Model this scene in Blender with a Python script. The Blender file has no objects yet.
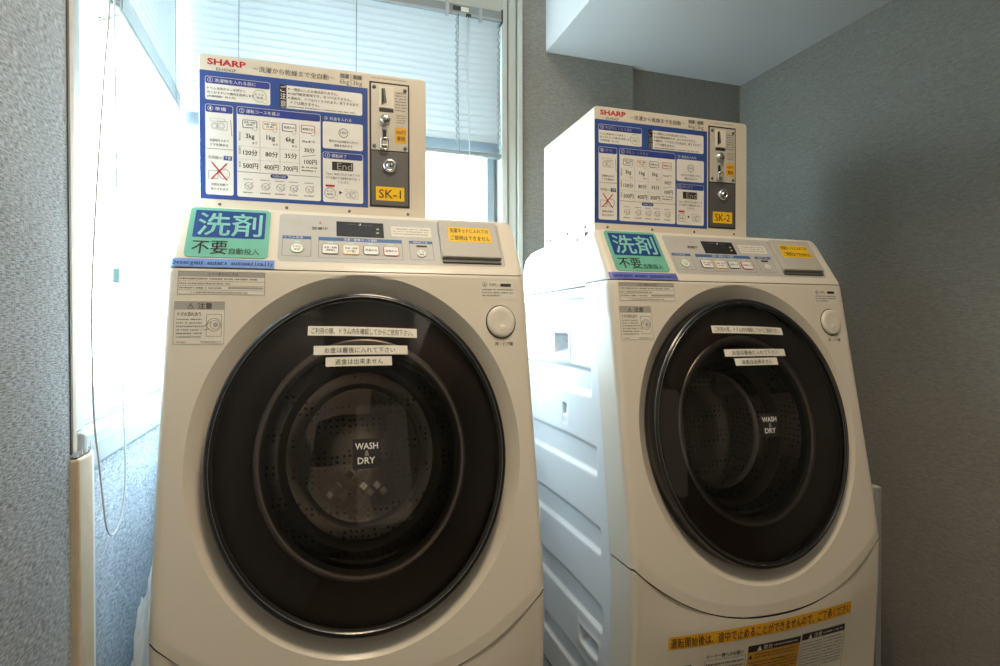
import bpy, bmesh, math, random
from mathutils import Matrix, Vector
random.seed(7)
S = bpy.context.scene
C = S.collection
PI = math.pi
H = 1.04                                   # eye height above the floor

# ---------------------------------------------------------------- camera
cam = bpy.data.objects.new('camera', bpy.data.cameras.new('camera'))
C.objects.link(cam)
yaw, pitch, roll = 0.3189, -0.0102, -0.0021
F = Vector((math.sin(yaw)*math.cos(pitch), math.cos(yaw)*math.cos(pitch), math.sin(pitch)))
RT = Vector((math.cos(yaw), -math.sin(yaw), 0)); UP = RT.cross(F)
RR = RT*math.cos(roll)+UP*math.sin(roll); UU = -RT*math.sin(roll)+UP*math.cos(roll)
M = Matrix((RR, UU, -F)).transposed().to_4x4(); M.translation = (0, 0, H)
cam.matrix_world = M
cam.data.sensor_width = 36; cam.data.lens = 36*567.3/1000
cam.data.clip_start = 0.01
S.camera = cam

# ---------------------------------------------------------------- world and lights
S.view_settings.view_transform = 'Standard'; S.view_settings.look = 'None'
S.view_settings.gamma = 1; S.view_settings.use_curve_mapping = False
S.view_settings.exposure = 0.0
W = bpy.data.worlds.new('overcast_sky'); S.world = W; W.use_nodes = True
nt = W.node_tree; bg = nt.nodes['Background']
tc = nt.nodes.new('ShaderNodeTexCoord'); sx = nt.nodes.new('ShaderNodeSeparateXYZ'); cr = nt.nodes.new('ShaderNodeValToRGB')
nt.links.new(tc.outputs['Generated'], sx.inputs[0])
mr = nt.nodes.new('ShaderNodeMapRange'); mr.inputs[1].default_value = -1; mr.inputs[2].default_value = 1
nt.links.new(sx.outputs['Z'], mr.inputs[0]); nt.links.new(mr.outputs[0], cr.inputs[0])
cr.color_ramp.elements[0].position = 0.39; cr.color_ramp.elements[0].color = (0.030, 0.036, 0.040, 1)
cr.color_ramp.elements[1].position = 0.465; cr.color_ramp.elements[1].color = (0.74, 0.92, 1.0, 1)
for q_, c_ in ((0.36, (0.038, 0.045, 0.050, 1)), (0.30, (0.42, 0.51, 0.56, 1))):        # brightness added further down, out of view, to light the beam's underside
    e_ = cr.color_ramp.elements.new(q_); e_.color = c_
nt.links.new(cr.outputs[0], bg.inputs[0]); bg.inputs[1].default_value = 22.0

def area(name, loc, rot, sx_, sy_, power, col, portal=False):
    l = bpy.data.lights.new(name, 'AREA'); l.shape = 'RECTANGLE'; l.size = sx_; l.size_y = sy_
    l.energy = power; l.color = col
    o = bpy.data.objects.new(name, l); C.objects.link(o); o.location = loc; o.rotation_euler = rot
    if portal: l.cycles.is_portal = True
    return o
area('window_portal', (-0.46, 1.46, H+0.45), (0, -PI/2, 0), 1.3, 0.72, 1, (1, 1, 1), True)
area('window_portal', (0.13, 1.93, H+0.45), (-PI/2, 0, 0), 1.0, 1.3, 1, (1, 1, 1), True)
# the room's own warm ceiling lamp, behind the photographer
area('ceiling_lamp', (0.30, 0.28, H+1.46), (0, 0, 0), 0.4, 0.4, 20, (1.0, 0.80, 0.56))
# added fill behind the camera, evens the light on the machine fronts
area('fill_light', (0.45, -1.58, H+0.05), (PI/2, 0, 0), 0.95, 1.8, 2.5, (1.0, 0.80, 0.56))

# ---------------------------------------------------------------- materials
MATS = {}
def srgb(r, g, b):
    f = lambda c: (c/255/12.92) if c/255 <= 0.04045 else ((c/255+0.055)/1.055)**2.4
    return (f(r), f(g), f(b), 1)
def mat(name, col, rough=0.5, metal=0.0, coat=0.0, spec=0.5, emit=None, noise=0.0, nscale=30, bump=0.0):
    m = bpy.data.materials.new(name); m.use_nodes = True; n = m.node_tree; b = n.nodes['Principled BSDF']
    b.inputs['Base Color'].default_value = col; b.inputs['Roughness'].default_value = rough
    b.inputs['Metallic'].default_value = metal; b.inputs['Specular IOR Level'].default_value = spec
    b.inputs['Coat Weight'].default_value = coat; b.inputs['Coat Roughness'].default_value = 0.08
    if emit: b.inputs['Emission Color'].default_value = emit; b.inputs['Emission Strength'].default_value = 1
    if noise or bump:
        t = n.nodes.new('ShaderNodeTexCoord'); z = n.nodes.new('ShaderNodeTexNoise'); z.inputs['Scale'].default_value = nscale
        z.inputs['Detail'].default_value = 3
        n.links.new(t.outputs['Object'], z.inputs['Vector'])
        if noise:
            mx = n.nodes.new('ShaderNodeMixRGB'); mx.blend_type = 'MULTIPLY'; mx.inputs[1].default_value = col
            rp = n.nodes.new('ShaderNodeMapRange'); rp.inputs[3].default_value = 1-noise; rp.inputs[4].default_value = 1+noise
            n.links.new(z.outputs['Fac'], rp.inputs[0]); n.links.new(rp.outputs[0], mx.inputs[2]); mx.inputs[0].default_value = 1
            n.links.new(mx.outputs[0], b.inputs['Base Color'])
        if bump:
            bp = n.nodes.new('ShaderNodeBump'); bp.inputs['Strength'].default_value = bump; bp.inputs['Distance'].default_value = 0.002
            n.links.new(z.outputs['Fac'], bp.inputs['Height']); n.links.new(bp.outputs[0], b.inputs['Normal'])
    MATS[name] = m; return m
def weave(name, dark, light, bump=0.5, k=1.0):
    m = bpy.data.materials.new(name); m.use_nodes = True; n = m.node_tree; b = n.nodes['Principled BSDF']
    b.inputs['Roughness'].default_value = 0.85; b.inputs['Specular IOR Level'].default_value = 0.25
    t = n.nodes.new('ShaderNodeTexCoord')
    def nz(sc, det):
        mp = n.nodes.new('ShaderNodeMapping'); mp.inputs['Scale'].default_value = sc
        z = n.nodes.new('ShaderNodeTexNoise'); z.inputs['Scale'].default_value = 1; z.inputs['Detail'].default_value = det
        n.links.new(t.outputs['Object'], mp.inputs[0]); n.links.new(mp.outputs[0], z.inputs['Vector']); return z.outputs['Fac']
    weft = nz((70*k, 70*k, 560*k), 1); warp = nz((430*k, 430*k, 70*k), 1); big = nz((5, 5, 5), 2)
    ad = n.nodes.new('ShaderNodeMath'); ad.operation = 'MULTIPLY_ADD'; ad.inputs[1].default_value = 0.70
    sc = n.nodes.new('ShaderNodeMath'); sc.operation = 'MULTIPLY'; sc.inputs[1].default_value = 0.30
    n.links.new(warp, sc.inputs[0]); n.links.new(weft, ad.inputs[0]); n.links.new(sc.outputs[0], ad.inputs[2])
    ad2 = n.nodes.new('ShaderNodeMath'); ad2.operation = 'MULTIPLY_ADD'; ad2.inputs[1].default_value = 0.15
    n.links.new(big, ad2.inputs[0]); n.links.new(ad.outputs[0], ad2.inputs[2])
    r = n.nodes.new('ShaderNodeValToRGB'); r.color_ramp.elements[0].position = 0.40; r.color_ramp.elements[1].position = 0.74
    r.color_ramp.elements[0].color = dark; r.color_ramp.elements[1].color = light
    n.links.new(ad2.outputs[0], r.inputs[0]); n.links.new(r.outputs[0], b.inputs['Base Color'])
    bp = n.nodes.new('ShaderNodeBump'); bp.inputs['Strength'].default_value = bump; bp.inputs['Distance'].default_value = 0.0015
    n.links.new(ad.outputs[0], bp.inputs['Height']); n.links.new(bp.outputs[0], b.inputs['Normal'])
    MATS[name] = m; return m
def glassy(name, tint, ior=1.5, rough=0.0):
    m = bpy.data.materials.new(name); m.use_nodes = True; n = m.node_tree; n.nodes.clear()
    o = n.nodes.new('ShaderNodeOutputMaterial'); mx = n.nodes.new('ShaderNodeMixShader')
    t = n.nodes.new('ShaderNodeBsdfTransparent'); t.inputs[0].default_value = tint
    g = n.nodes.new('ShaderNodeBsdfGlossy'); g.inputs['Roughness'].default_value = rough
    fr = n.nodes.new('ShaderNodeFresnel'); fr.inputs[0].default_value = ior
    n.links.new(fr.outputs[0], mx.inputs[0]); n.links.new(t.outputs[0], mx.inputs[1]); n.links.new(g.outputs[0], mx.inputs[2])
    n.links.new(mx.outputs[0], o.inputs[0]); MATS[name] = m; return m
def translucent(name, col, fac):
    m = bpy.data.materials.new(name); m.use_nodes = True; n = m.node_tree; n.nodes.clear()
    o = n.nodes.new('ShaderNodeOutputMaterial'); mx = n.nodes.new('ShaderNodeMixShader'); mx.inputs[0].default_value = fac
    d = n.nodes.new('ShaderNodeBsdfDiffuse'); d.inputs[0].default_value = col
    t = n.nodes.new('ShaderNodeBsdfTranslucent'); t.inputs[0].default_value = col
    n.links.new(d.outputs[0], mx.inputs[1]); n.links.new(t.outputs[0], mx.inputs[2]); n.links.new(mx.outputs[0], o.inputs[0])
    MATS[name] = m; return m

mat('ivory', (0.78, 0.72, 0.61, 1), 0.38, coat=0.15)
mat('ivory_cap', (0.80, 0.75, 0.65, 1), 0.35)
mat('steel_white', (0.84, 0.87, 0.90, 1), 0.4)
mat('plinth', (0.45, 0.45, 0.44, 1), 0.6)
mat('seam', (0.05, 0.045, 0.04, 1), 0.7)
mat('pane_grey', (0.52, 0.505, 0.47, 1), 0.4)
mat('lid_grey', (0.52, 0.49, 0.43, 1), 0.35)
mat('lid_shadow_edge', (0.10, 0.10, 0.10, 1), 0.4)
mat('black_gloss', (0.012, 0.012, 0.013, 1), 0.16, spec=0.6)
mat('inner_black', (0.060, 0.047, 0.040, 1), 0.5)
mat('bowl_rim', (0.24, 0.23, 0.22, 1), 0.28, 0.7)
mat('gasket', (0.10, 0.10, 0.10, 1), 0.5)
mat('chrome', (0.40, 0.40, 0.40, 1), 0.25, 1.0)
mat('steel', (0.62, 0.60, 0.57, 1), 0.28, 1.0)
mat('lock_steel', (0.75, 0.75, 0.74, 1), 0.2, 1.0)
mat('plate_grey', (0.17, 0.165, 0.16, 1), 0.4, 0.5)
mat('plate_light', (0.66, 0.62, 0.53, 1), 0.35, 0.2)
mat('white_paper', (0.80, 0.76, 0.66, 1), 0.55)
mat('white_print', (0.86, 0.84, 0.79, 1), 0.4, coat=0.3)
mat('blue_print', srgb(50, 82, 155), 0.35, coat=0.5)
mat('header_blue', srgb(52, 70, 150), 0.35, coat=0.5)
mat('black_print', (0.02, 0.02, 0.022, 1), 0.5)
mat('grey_print', (0.12, 0.12, 0.12, 1), 0.5)
mat('pale_print', (0.42, 0.40, 0.37, 1), 0.5)
mat('red_print', srgb(190, 20, 40), 0.45)
mat('yellow', srgb(250, 200, 25), 0.5)
mat('amber', srgb(240, 176, 40), 0.5)
mat('ochre', srgb(214, 160, 60), 0.5)
mat('green_print', srgb(120, 185, 60), 0.45)
mat('teal', srgb(112, 184, 160), 0.4)
mat('tape_violet', srgb(108, 116, 200), 0.45)
mat('pale_teal', srgb(165, 232, 218), 0.4)
mat('navy', srgb(18, 62, 132), 0.4)
mat('tape_blue', srgb(112, 150, 215), 0.45)
mat('tape_ink', srgb(22, 40, 110), 0.5)
mat('mid_blue', srgb(60, 105, 165), 0.4)
mat('led_off', srgb(200, 60, 40), 0.3)
mat('lcd', (0.03, 0.03, 0.034, 1), 0.2)
mat('lcd_mark', srgb(170, 165, 150), 0.4)
mat('frame_white', (0.36, 0.39, 0.405, 1), 0.4)
mat('frame_green', (0.60, 0.63, 0.57, 1), 0.4)
mat('alu_blue', (0.30, 0.38, 0.42, 1), 0.4, 0.3)
mat('rail_metal', (0.24, 0.275, 0.275, 1), 0.4, 0.1)
mat('cord', (0.60, 0.63, 0.64, 1), 0.6)
mat('cord_dark', (0.22, 0.26, 0.27, 1), 0.6)
translucent('tassel', (0.40, 0.68, 0.74, 1), 0.05)
mat('bead_tan', (0.60, 0.50, 0.36, 1), 0.6, noise=0.15, nscale=40)
mat('bead_dark', (0.10, 0.09, 0.08, 1), 0.7)
mat('bead_white', (0.80, 0.80, 0.78, 1), 0.5)
mat('ceiling_paint', (0.82, 0.85, 0.86, 1), 0.8, noise=0.04, nscale=180, bump=0.15)
mat('floor_vinyl', (0.16, 0.13, 0.10, 1), 0.45, noise=0.2, nscale=12)
mat('board_white', (0.66, 0.66, 0.63, 1), 0.5)
mat('bag_white', (0.90, 0.91, 0.91, 1), 0.45)
weave('fabric_left', (0.15, 0.175, 0.20, 1), (0.66, 0.72, 0.79, 1), 0.22, 1.2)
weave('fabric', (0.245, 0.238, 0.215, 1), (0.355, 0.345, 0.315, 1), 0.25)
glassy('smoked', (0.79, 0.74, 0.69, 1), 1.45)
glassy('bowl_glass', (0.92, 0.92, 0.90, 1), 1.8)
m = glassy('frosted_glass', (0.95, 0.97, 0.98, 1), 1.0)
n = m.node_tree; mx = n.nodes['Mix Shader']; n.links.remove(mx.inputs[0].links[0]); mx.inputs[0].default_value = 0.35
tr = n.nodes.new('ShaderNodeBsdfTranslucent'); tr.inputs[0].default_value = (0.95, 0.97, 0.98, 1); n.links.new(tr.outputs[0], mx.inputs[2])
glassy('window_glass', (0.97, 0.985, 0.99, 1), 1.3)
translucent('slat', (0.49, 0.55, 0.58, 1), 0.06)

# ---------------------------------------------------------------- mesh helpers
class MB:
    def __init__(s): s.v = []; s.f = []; s.m = []; s.slots = []; s.sm = []
    def slot(s, name):
        if name not in s.slots: s.slots.append(name)
        return s.slots.index(name)
    def add(s, verts, faces, m, smooth=False):
        k = len(s.v); s.v += [tuple(p) for p in verts]; i = s.slot(m)
        for f in faces: s.f.append([a+k for a in f]); s.m.append(i); s.sm.append(smooth)
    def grid(s, fn, us, vs, m, smooth=True):
        n = len(us)
        s.add([fn(u, v) for v in vs for u in us],
              [(j*n+i, j*n+i+1, (j+1)*n+i+1, (j+1)*n+i) for j in range(len(vs)-1) for i in range(n-1)], m, smooth)
    def box(s, x0, x1, y0, y1, z0, z1, m, bev=0.0, seg=2):
        bm = bmesh.new(); bmesh.ops.create_cube(bm, size=1)
        for p in bm.verts: p.co = ((x0+x1)/2+p.co.x*(x1-x0), (y0+y1)/2+p.co.y*(y1-y0), (z0+z1)/2+p.co.z*(z1-z0))
        if bev: bmesh.ops.bevel(bm, geom=bm.edges[:], offset=bev, segments=seg, affect='EDGES', profile=0.5)
        s.bm(bm, m, False)
    def bm(s, bm, m, smooth=False, xf=None):
        bm.verts.index_update()
        s.add([(xf(p.co) if xf else p.co[:]) for p in bm.verts], [[p.index for p in f.verts] for f in bm.faces], m, smooth); bm.free()
    def lathe(s, prof, fn, m, n=48, smooth=True):           # prof: (radius, height); fn(cx, cy, h) -> point
        vs = [fn(r*math.cos(2*PI*i/n), r*math.sin(2*PI*i/n), h) for r, h in prof for i in range(n)]
        fs = [(j*n+i, j*n+(i+1) % n, (j+1)*n+(i+1) % n, (j+1)*n+i) for j in range(len(prof)-1) for i in range(n)]
        s.add(vs, fs, m, smooth)
    def tube(s, pts, r, m, n=6, closed=False):
        pts = [Vector(p) for p in pts]; vs = []; L = len(pts)
        for i, p in enumerate(pts):
            a = pts[(i-1) % L] if (closed or i) else pts[0]; b = pts[(i+1) % L] if (closed or i < L-1) else pts[-1]
            t = (b-a).normalized(); q = t.cross(Vector((0.3, 0.5, 0.81))).normalized(); w = t.cross(q)
            rr = r(i/(L-1)) if callable(r) else r
            vs += [p+(q*math.cos(2*PI*k/n)+w*math.sin(2*PI*k/n))*rr for k in range(n)]
        e = L if closed else L-1
        fs = [(i*n+k, i*n+(k+1) % n, ((i+1) % L)*n+(k+1) % n, ((i+1) % L)*n+k) for i in range(e) for k in range(n)]
        if not closed: fs += [list(range(n))[::-1], [(L-1)*n+k for k in range(n)]]
        s.add(vs, fs, m, True)
    def prism(s, poly, x0, x1, m, axis=0, bev=0.0):         # polygon in the two other axes, swept along axis
        bm = bmesh.new()
        def P(a, b, x): return (x, a, b) if axis == 0 else ((a, x, b) if axis == 1 else (a, b, x))
        A = [bm.verts.new(P(a, b, x0)) for a, b in poly]; B = [bm.verts.new(P(a, b, x1)) for a, b in poly]; n = len(poly)
        bm.faces.new(A); bm.faces.new(B[::-1])
        for i in range(n): bm.faces.new((A[i], B[i], B[(i+1) % n], A[(i+1) % n]))
        bmesh.ops.recalc_face_normals(bm, faces=bm.faces[:])
        if bev: bmesh.ops.bevel(bm, geom=bm.edges[:], offset=bev, segments=3, affect='EDGES', profile=0.5)
        s.bm(bm, m)
    def build(s, name, parent=None, recalc=False):
        me = bpy.data.meshes.new(name); me.from_pydata(s.v, [], s.f)
        for n in s.slots: me.materials.append(MATS[n])
        for p, i, sm in zip(me.polygons, s.m, s.sm): p.material_index = i; p.use_smooth = sm
        if recalc:
            b = bmesh.new(); b.from_mesh(me); bmesh.ops.remove_doubles(b, verts=b.verts[:], dist=1e-6); bmesh.ops.recalc_face_normals(b, faces=b.faces[:]); b.to_mesh(me); b.free()
        o = bpy.data.objects.new(name, me); C.objects.link(o)
        if parent: o.parent = parent
        return o

TXT = {}
def glyphs(body, bold=0.0):
    k = (body, bold)
    if k not in TXT:
        c = bpy.data.curves.new('lettering', 'FONT'); c.body = body; c.size = 1; c.resolution_u = 2; c.offset = bold
        o = bpy.data.objects.new('lettering', c); C.objects.link(o)
        me = bpy.data.meshes.new_from_object(o.evaluated_get(bpy.context.evaluated_depsgraph_get()))
        vs = [(p.co.x, p.co.y) for p in me.vertices]; fs = [list(p.vertices) for p in me.polygons]
        bpy.data.objects.remove(o); bpy.data.curves.remove(c); bpy.data.meshes.remove(me)
        TXT[k] = (vs, fs)
    return TXT[k]

class Sheet(MB):
    """print and stickers: 2-D drawing in millimetres put on a surface by fn(u, v, h) in metres"""
    def __init__(s, fn, rot=0, o=(0, 0), step=40):
        super().__init__(); s.fn = fn; s.c = math.cos(rot); s.s_ = math.sin(rot); s.o = o; s.layer = 0; s.step = step
    def p(s, u, v, h):
        du, dv = u-s.o[0], v-s.o[1]
        return s.fn((s.o[0]+du*s.c-dv*s.s_)/1000, (s.o[1]+du*s.s_+dv*s.c)/1000, h)
    def h(s, lay): return 0.0003+0.00022*lay
    def poly(s, pts, m, lay): s.add([s.p(a, b, s.h(lay)) for a, b in pts], [list(range(len(pts)))], m)
    def rect(s, u0, v0, u1, v1, m, lay=0, r=0):
        if r:
            pts = []
            for cx, cy, a in ((u1-r, v1-r, 0), (u0+r, v1-r, 1), (u0+r, v0+r, 2), (u1-r, v0+r, 3)):
                pts += [(cx+r*math.cos((a+k/4)*PI/2), cy+r*math.sin((a+k/4)*PI/2)) for k in range(5)]
            s.poly(pts, m, lay)
        else:
            nu = max(1, int(abs(u1-u0)/s.step)); nv = max(1, int(abs(v1-v0)/s.step))
            s.grid(lambda a, b: s.p(a, b, s.h(lay)), [u0+(u1-u0)*i/nu for i in range(nu+1)], [v0+(v1-v0)*i/nv for i in range(nv+1)], m, False)
    def slab(s, u0, v0, u1, v1, m, t=0.0008, r=0):          # a card with a thickness of its own
        if r:
            pts = []
            for cx, cy, a in ((u1-r, v1-r, 0), (u0+r, v1-r, 1), (u0+r, v0+r, 2), (u1-r, v0+r, 3)): pts += [(cx+r*math.cos((a+k/5)*PI/2), cy+r*math.sin((a+k/5)*PI/2)) for k in range(6)]
            n = len(pts); s.add([s.p(a, b, t) for a, b in pts]+[s.p(a, b, 0) for a, b in pts], [list(range(n))]+[(i, (i+1) % n, n+(i+1) % n, n+i) for i in range(n)], m); return
        s.rect(u0, v0, u1, v1, m, (t-0.0003)/0.00022)
        nu = max(1, int(abs(u1-u0)/s.step)); us = [u0+(u1-u0)*i/nu for i in range(nu+1)]
        for vv in (v0, v1): s.grid(lambda a, b: s.p(a, vv, b), us, [0, t], m, False)
        for uu in (u0, u1): s.grid(lambda a, b: s.p(uu, a, b), [v0, v1], [0, t], m, False)
    def frame(s, u0, v0, u1, v1, w, m, lay=1):
        s.rect(u0, v0, u1, v0+w, m, lay); s.rect(u0, v1-w, u1, v1, m, lay); s.rect(u0, v0, u0+w, v1, m, lay); s.rect(u1-w, v0, u1, v1, m, lay)
    def line(s, u0, v0, u1, v1, w, m, lay=1):
        d = math.hypot(u1-u0, v1-v0); a, b = -(v1-v0)/d*w/2, (u1-u0)/d*w/2
        s.poly([(u0+a, v0+b), (u0-a, v0-b), (u1-a, v1-b), (u1+a, v1+b)], m, lay)
    def ring(s, u, v, r, w, m, lay=1, sx=1.0, n=24):
        q = [(math.cos(2*PI*i/n), math.sin(2*PI*i/n)) for i in range(n)]
        s.add([s.p(u+x*rr*sx, v+y*rr, s.h(lay)) for rr in (r, r-w) for x, y in q], [(i, (i+1) % n, n+(i+1) % n, n+i) for i in range(n)], m)
    def disc(s, u, v, r, m, lay=1, sx=1.0, n=24):
        s.poly([(u+r*sx*math.cos(2*PI*i/n), v+r*math.sin(2*PI*i/n)) for i in range(n)], m, lay)
    def text(s, body, u0, v0, u1, v1, m='black_print', lay=2, bold=0.0, vert=False):
        if bold and ord(max(body)) > 0x2000 and bold < 0.05:
            d = bold*0.9*(v1-v0 if not vert else u1-u0)
            s.text(body, u0+d, v0, u1+d, v1, m, lay, 0.0, vert); bold = 0.0
            if d > 1: s.text(body, u0+d/2, v0+d/2, u1+d/2, v1+d/2, m, lay, 0.0, vert); s.text(body, u0+d/2, v0-d/2, u1+d/2, v1-d/2, m, lay, 0.0, vert)
        vs, fs = glyphs(body, bold)
        x0 = min(a for a, b in vs); x1 = max(a for a, b in vs); y0 = min(b for a, b in vs); y1 = max(b for a, b in vs)
        if vert: T = lambda a, b: (u1-(b-y0)/(y1-y0)*(u1-u0), v0+(a-x0)/(x1-x0)*(v1-v0))
        else: T = lambda a, b: (u0+(a-x0)/(x1-x0)*(u1-u0), v0+(b-y0)/(y1-y0)*(v1-v0))
        s.add([s.p(*T(a, b), s.h(lay)) for a, b in vs], fs, m)
    def stack(s, body, u0, v0, u1, v1, m, lay=2, bold=0.0):  # top-to-bottom lettering
        n = len(body); d = (v1-v0)/n
        for i, ch in enumerate(body): s.text(ch, u0, v1-(i+0.92)*d, u1, v1-(i+0.08)*d, m, lay, bold)
    def typed(s, body, u0, v0, u1, em, m, lay):              # evenly spaced typewriter lettering
        w = (u1-u0)/len(body)
        for i, ch in enumerate(body):
            if ch == ' ': continue
            vs, fs = glyphs(ch, 0.012); x0 = min(a for a, b in vs); x1 = max(a for a, b in vs); cx = u0+(i+0.5)*w; k = min(em, w*0.94/(x1-x0))
            pts = [(cx+(a-(x0+x1)/2)*k, v0+2.6+b*em) for a, b in vs]; s.add([s.p(a, b, s.h(lay)) for a, b in pts], fs, m)
            if ch in 'ilrtnm': s.rect(cx-w*0.32, v0+2.4, cx+w*0.32, v0+3.3, m, lay)
    def marks(s, u0, v0, u1, v1, rows, m='grey_print', lay=2, fill=0.95):   # fine print too small to read
        d = (v1-v0)/rows
        for r in range(rows):
            y = v1-(r+0.75)*d; hh = d*0.5; x = u0; end = u1 if r < rows-1 else u0+(u1-u0)*fill
            while x < end-hh*0.5:
                w = hh*random.uniform(0.5, 0.95)
                s.rect(x, y+hh*random.uniform(0, 0.2), x+w*0.35, y+hh, m, lay); s.rect(x, y+hh*0.35, x+w, y+hh*0.58, m, lay)
                if random.random() < 0.6: s.rect(x+w*0.6, y, x+w*0.85, y+hh*random.uniform(0.6, 1), m, lay)
                x += w+hh*0.22+(hh*0.7 if random.random() < 0.08 else 0)
    def washer_icon(s, u, v, k, m='grey_print'):            # small line drawing of two drum doors
        s.ring(u-5*k, v-1*k, 4.4*k, 0.5, m, 2, 0.85); s.ring(u-5*k, v-1*k, 3.2*k, 0.4, m, 2, 0.85)
        s.frame(u-1.5*k, v-6*k, u+11*k, v+6*k, 0.5, m, 2); s.ring(u+3.5*k, v-0.5*k, 4.4*k, 0.5, m, 2); s.ring(u+3.5*k, v-0.5*k, 2.8*k, 0.4, m, 2)
        s.frame(u-10*k, v+5*k, u+8*k, v+9*k, 0.4, m, 2)

def tag(o, label=None, cat=None, group=None, kind=None):
    for k, x in (('label', label), ('category', cat), ('group', group), ('kind', kind)):
        if x: o[k] = x
    return o
def empty(name, loc, rz=0):
    o = bpy.data.objects.new(name, None); C.objects.link(o); o.location = loc; o.rotation_euler = (0, 0, rz); o.empty_display_size = 0.1
    return o
def struct(o): o['kind'] = 'structure'; return o
def sbox(name, x0, x1, y0, y1, z0, z1, m, parent=None, bev=0):     # z measured from the eye line
    b = MB(); b.box(x0, x1, y0, y1, z0+H, z1+H, m, bev); o = b.build(name, parent)
    return o if parent else struct(o)

# ---------------------------------------------------------------- room
FL, CE = -H, 1.50
sbox('floor', -1.2, 2.0, -1.8, 2.2, FL-0.06, FL, 'floor_vinyl')
sbox('ceiling', -1.2, 2.0, -1.8, 2.2, CE, CE+0.06, 'ceiling_paint')
sbox('wall_left', -0.47, -0.345, -1.6, 1.012, FL, CE, 'fabric_left')                     # near wall
sbox('wall_left', -0.50, -0.365, 1.012, 1.85, FL, -0.235, 'fabric_left')                 # below the side window
sbox('wall_left', -0.50, -0.365, 1.012, 1.85, 1.10, CE, 'fabric_left')
sbox('wall_left', -0.50, -0.368, 1.012, 1.09, -0.235, 1.10, 'frame_white')
sbox('wall_back', -0.50, 0.69, 1.85, 2.0, FL, -0.20, 'fabric')
sbox('wall_back', -0.50, 0.69, 1.85, 2.0, 1.16, CE, 'fabric')
sbox('wall_back', 0.69, 1.132, 1.85, 2.0, FL, CE, 'fabric')
sbox('wall_back', 1.132, 1.75, 1.872, 2.0, FL, CE, 'fabric')
sbox('wall_right', 1.635, 1.75, -1.6, 1.872, FL, CE, 'fabric')
sbox('wall_front', -0.47, 1.75, -1.72, -1.6, FL, CE, 'fabric')
sbox('ceiling', 0.783, 1.635, -1.6, 1.85, 0.966, CE, 'ceiling_paint')                    # boxed-in beam
sbox('ceiling', 1.132, 1.635, 1.85, 1.872, 0.968, CE, 'ceiling_paint')
# corner guard and trim at the end of the near wall
b = MB(); b.box(-0.352, -0.3435, 1.0115, 1.029, -0.19+H, CE+H, 'bead_tan', 0.002); b.box(-0.3455, -0.343, 1.004, 1.0105, -0.19+H, CE+H, 'bead_dark'); struct(b.build('trim_1'))
b = MB(); b.box(-0.366, -0.334, 1.004, 1.062, FL+H, -0.197+H, 'bead_tan', 0.004); b.box(-0.368, -0.336, 1.062, 1.076, FL+H, -0.197+H, 'bead_white', 0.003)
b.box(-0.362, -0.337, 1.006, 1.06, -0.197+H, -0.1945+H, 'bead_dark')
for k in range(9):                                                                        # torn paper at its top
    y = 1.01+k*0.006; b.add([(-0.338, y, -0.197+H), (-0.338, y+0.006, -0.197+H), (-0.3375, y+random.uniform(0, 0.008), -0.197+H+random.uniform(0.004, 0.02))], [(0, 1, 2)], 'bead_dark' if k % 3 else 'bead_tan')
struct(b.build('trim_2'))

def win(n, m):
    return struct(m.build('window_%d' % n))
# side window (left): frame, sill, glass
b = MB()
b.box(-0.45, -0.366, 1.085, 1.126, -0.17+H, 1.10+H, 'frame_white', 0.003)
b.box(-0.42, -0.378, 1.838, 1.85, -0.17+H, 1.10+H, 'frame_white', 0.003)
b.box(-0.45, -0.368, 1.126, 1.838, 1.04+H, 1.10+H, 'frame_white', 0.003)
b.box(-0.46, -0.392, 1.126, 1.838, -0.170+H, -0.135+H, 'frame_white', 0.003)
b.box(-0.415, -0.388, 1.126, 1.838, -0.135+H, -0.11+H, 'frame_white', 0.003)
b.box(-0.385, -0.378, 1.13, 1.838, -0.1685+H, -0.1655+H, 'alu_blue')
w1 = win(1, b)
b = MB(); b.box(-0.46, -0.350, 1.08, 1.85, -0.235+H, -0.170+H, 'frame_white', 0.006); b.box(-0.3505, -0.3485, 1.09, 1.85, -0.196+H, -0.1945+H, 'pale_print'); b.build('window_sill', w1)
b = MB(); b.box(-0.400, -0.396, 1.12, 1.84, -0.125+H, 1.06+H, 'frosted_glass'); b.build('window_pane', w1)
# back window
b = MB()
b.box(0.614, 0.634, 1.835, 1.96, -0.20+H, 1.16+H, 'frame_green', 0.002)
b.box(0.640, 0.668, 1.842, 1.96, -0.20+H, 1.16+H, 'frame_green', 0.003)
b.box(0.672, 0.691, 1.836, 1.96, -0.20+H, 1.16+H, 'frame_green', 0.003)
b.box(0.632, 0.676, 1.852, 1.96, -0.20+H, 1.16+H, 'frame_white')
b.box(-0.37, 0.614, 1.835, 1.96, 1.062+H, 1.16+H, 'frame_green', 0.003)
b.box(-0.38, -0.362, 1.86, 1.96, -0.20+H, 1.10+H, 'frame_white', 0.003)
b.box(-0.35, 0.614, 1.84, 1.96, -0.20+H, -0.15+H, 'frame_white', 0.003)
b.box(0.575, 0.600, 1.88, 1.93, -0.15+H, 1.07+H, 'alu_blue', 0.003)
b.box(0.600, 0.616, 1.90, 1.94, -0.15+H, 1.07+H, 'frame_white')
w2 = win(2, b)
b = MB(); b.box(-0.362, 0.575, 1.905, 1.909, -0.15+H, 1.07+H, 'window_glass'); b.build('window_pane', w2)

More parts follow.
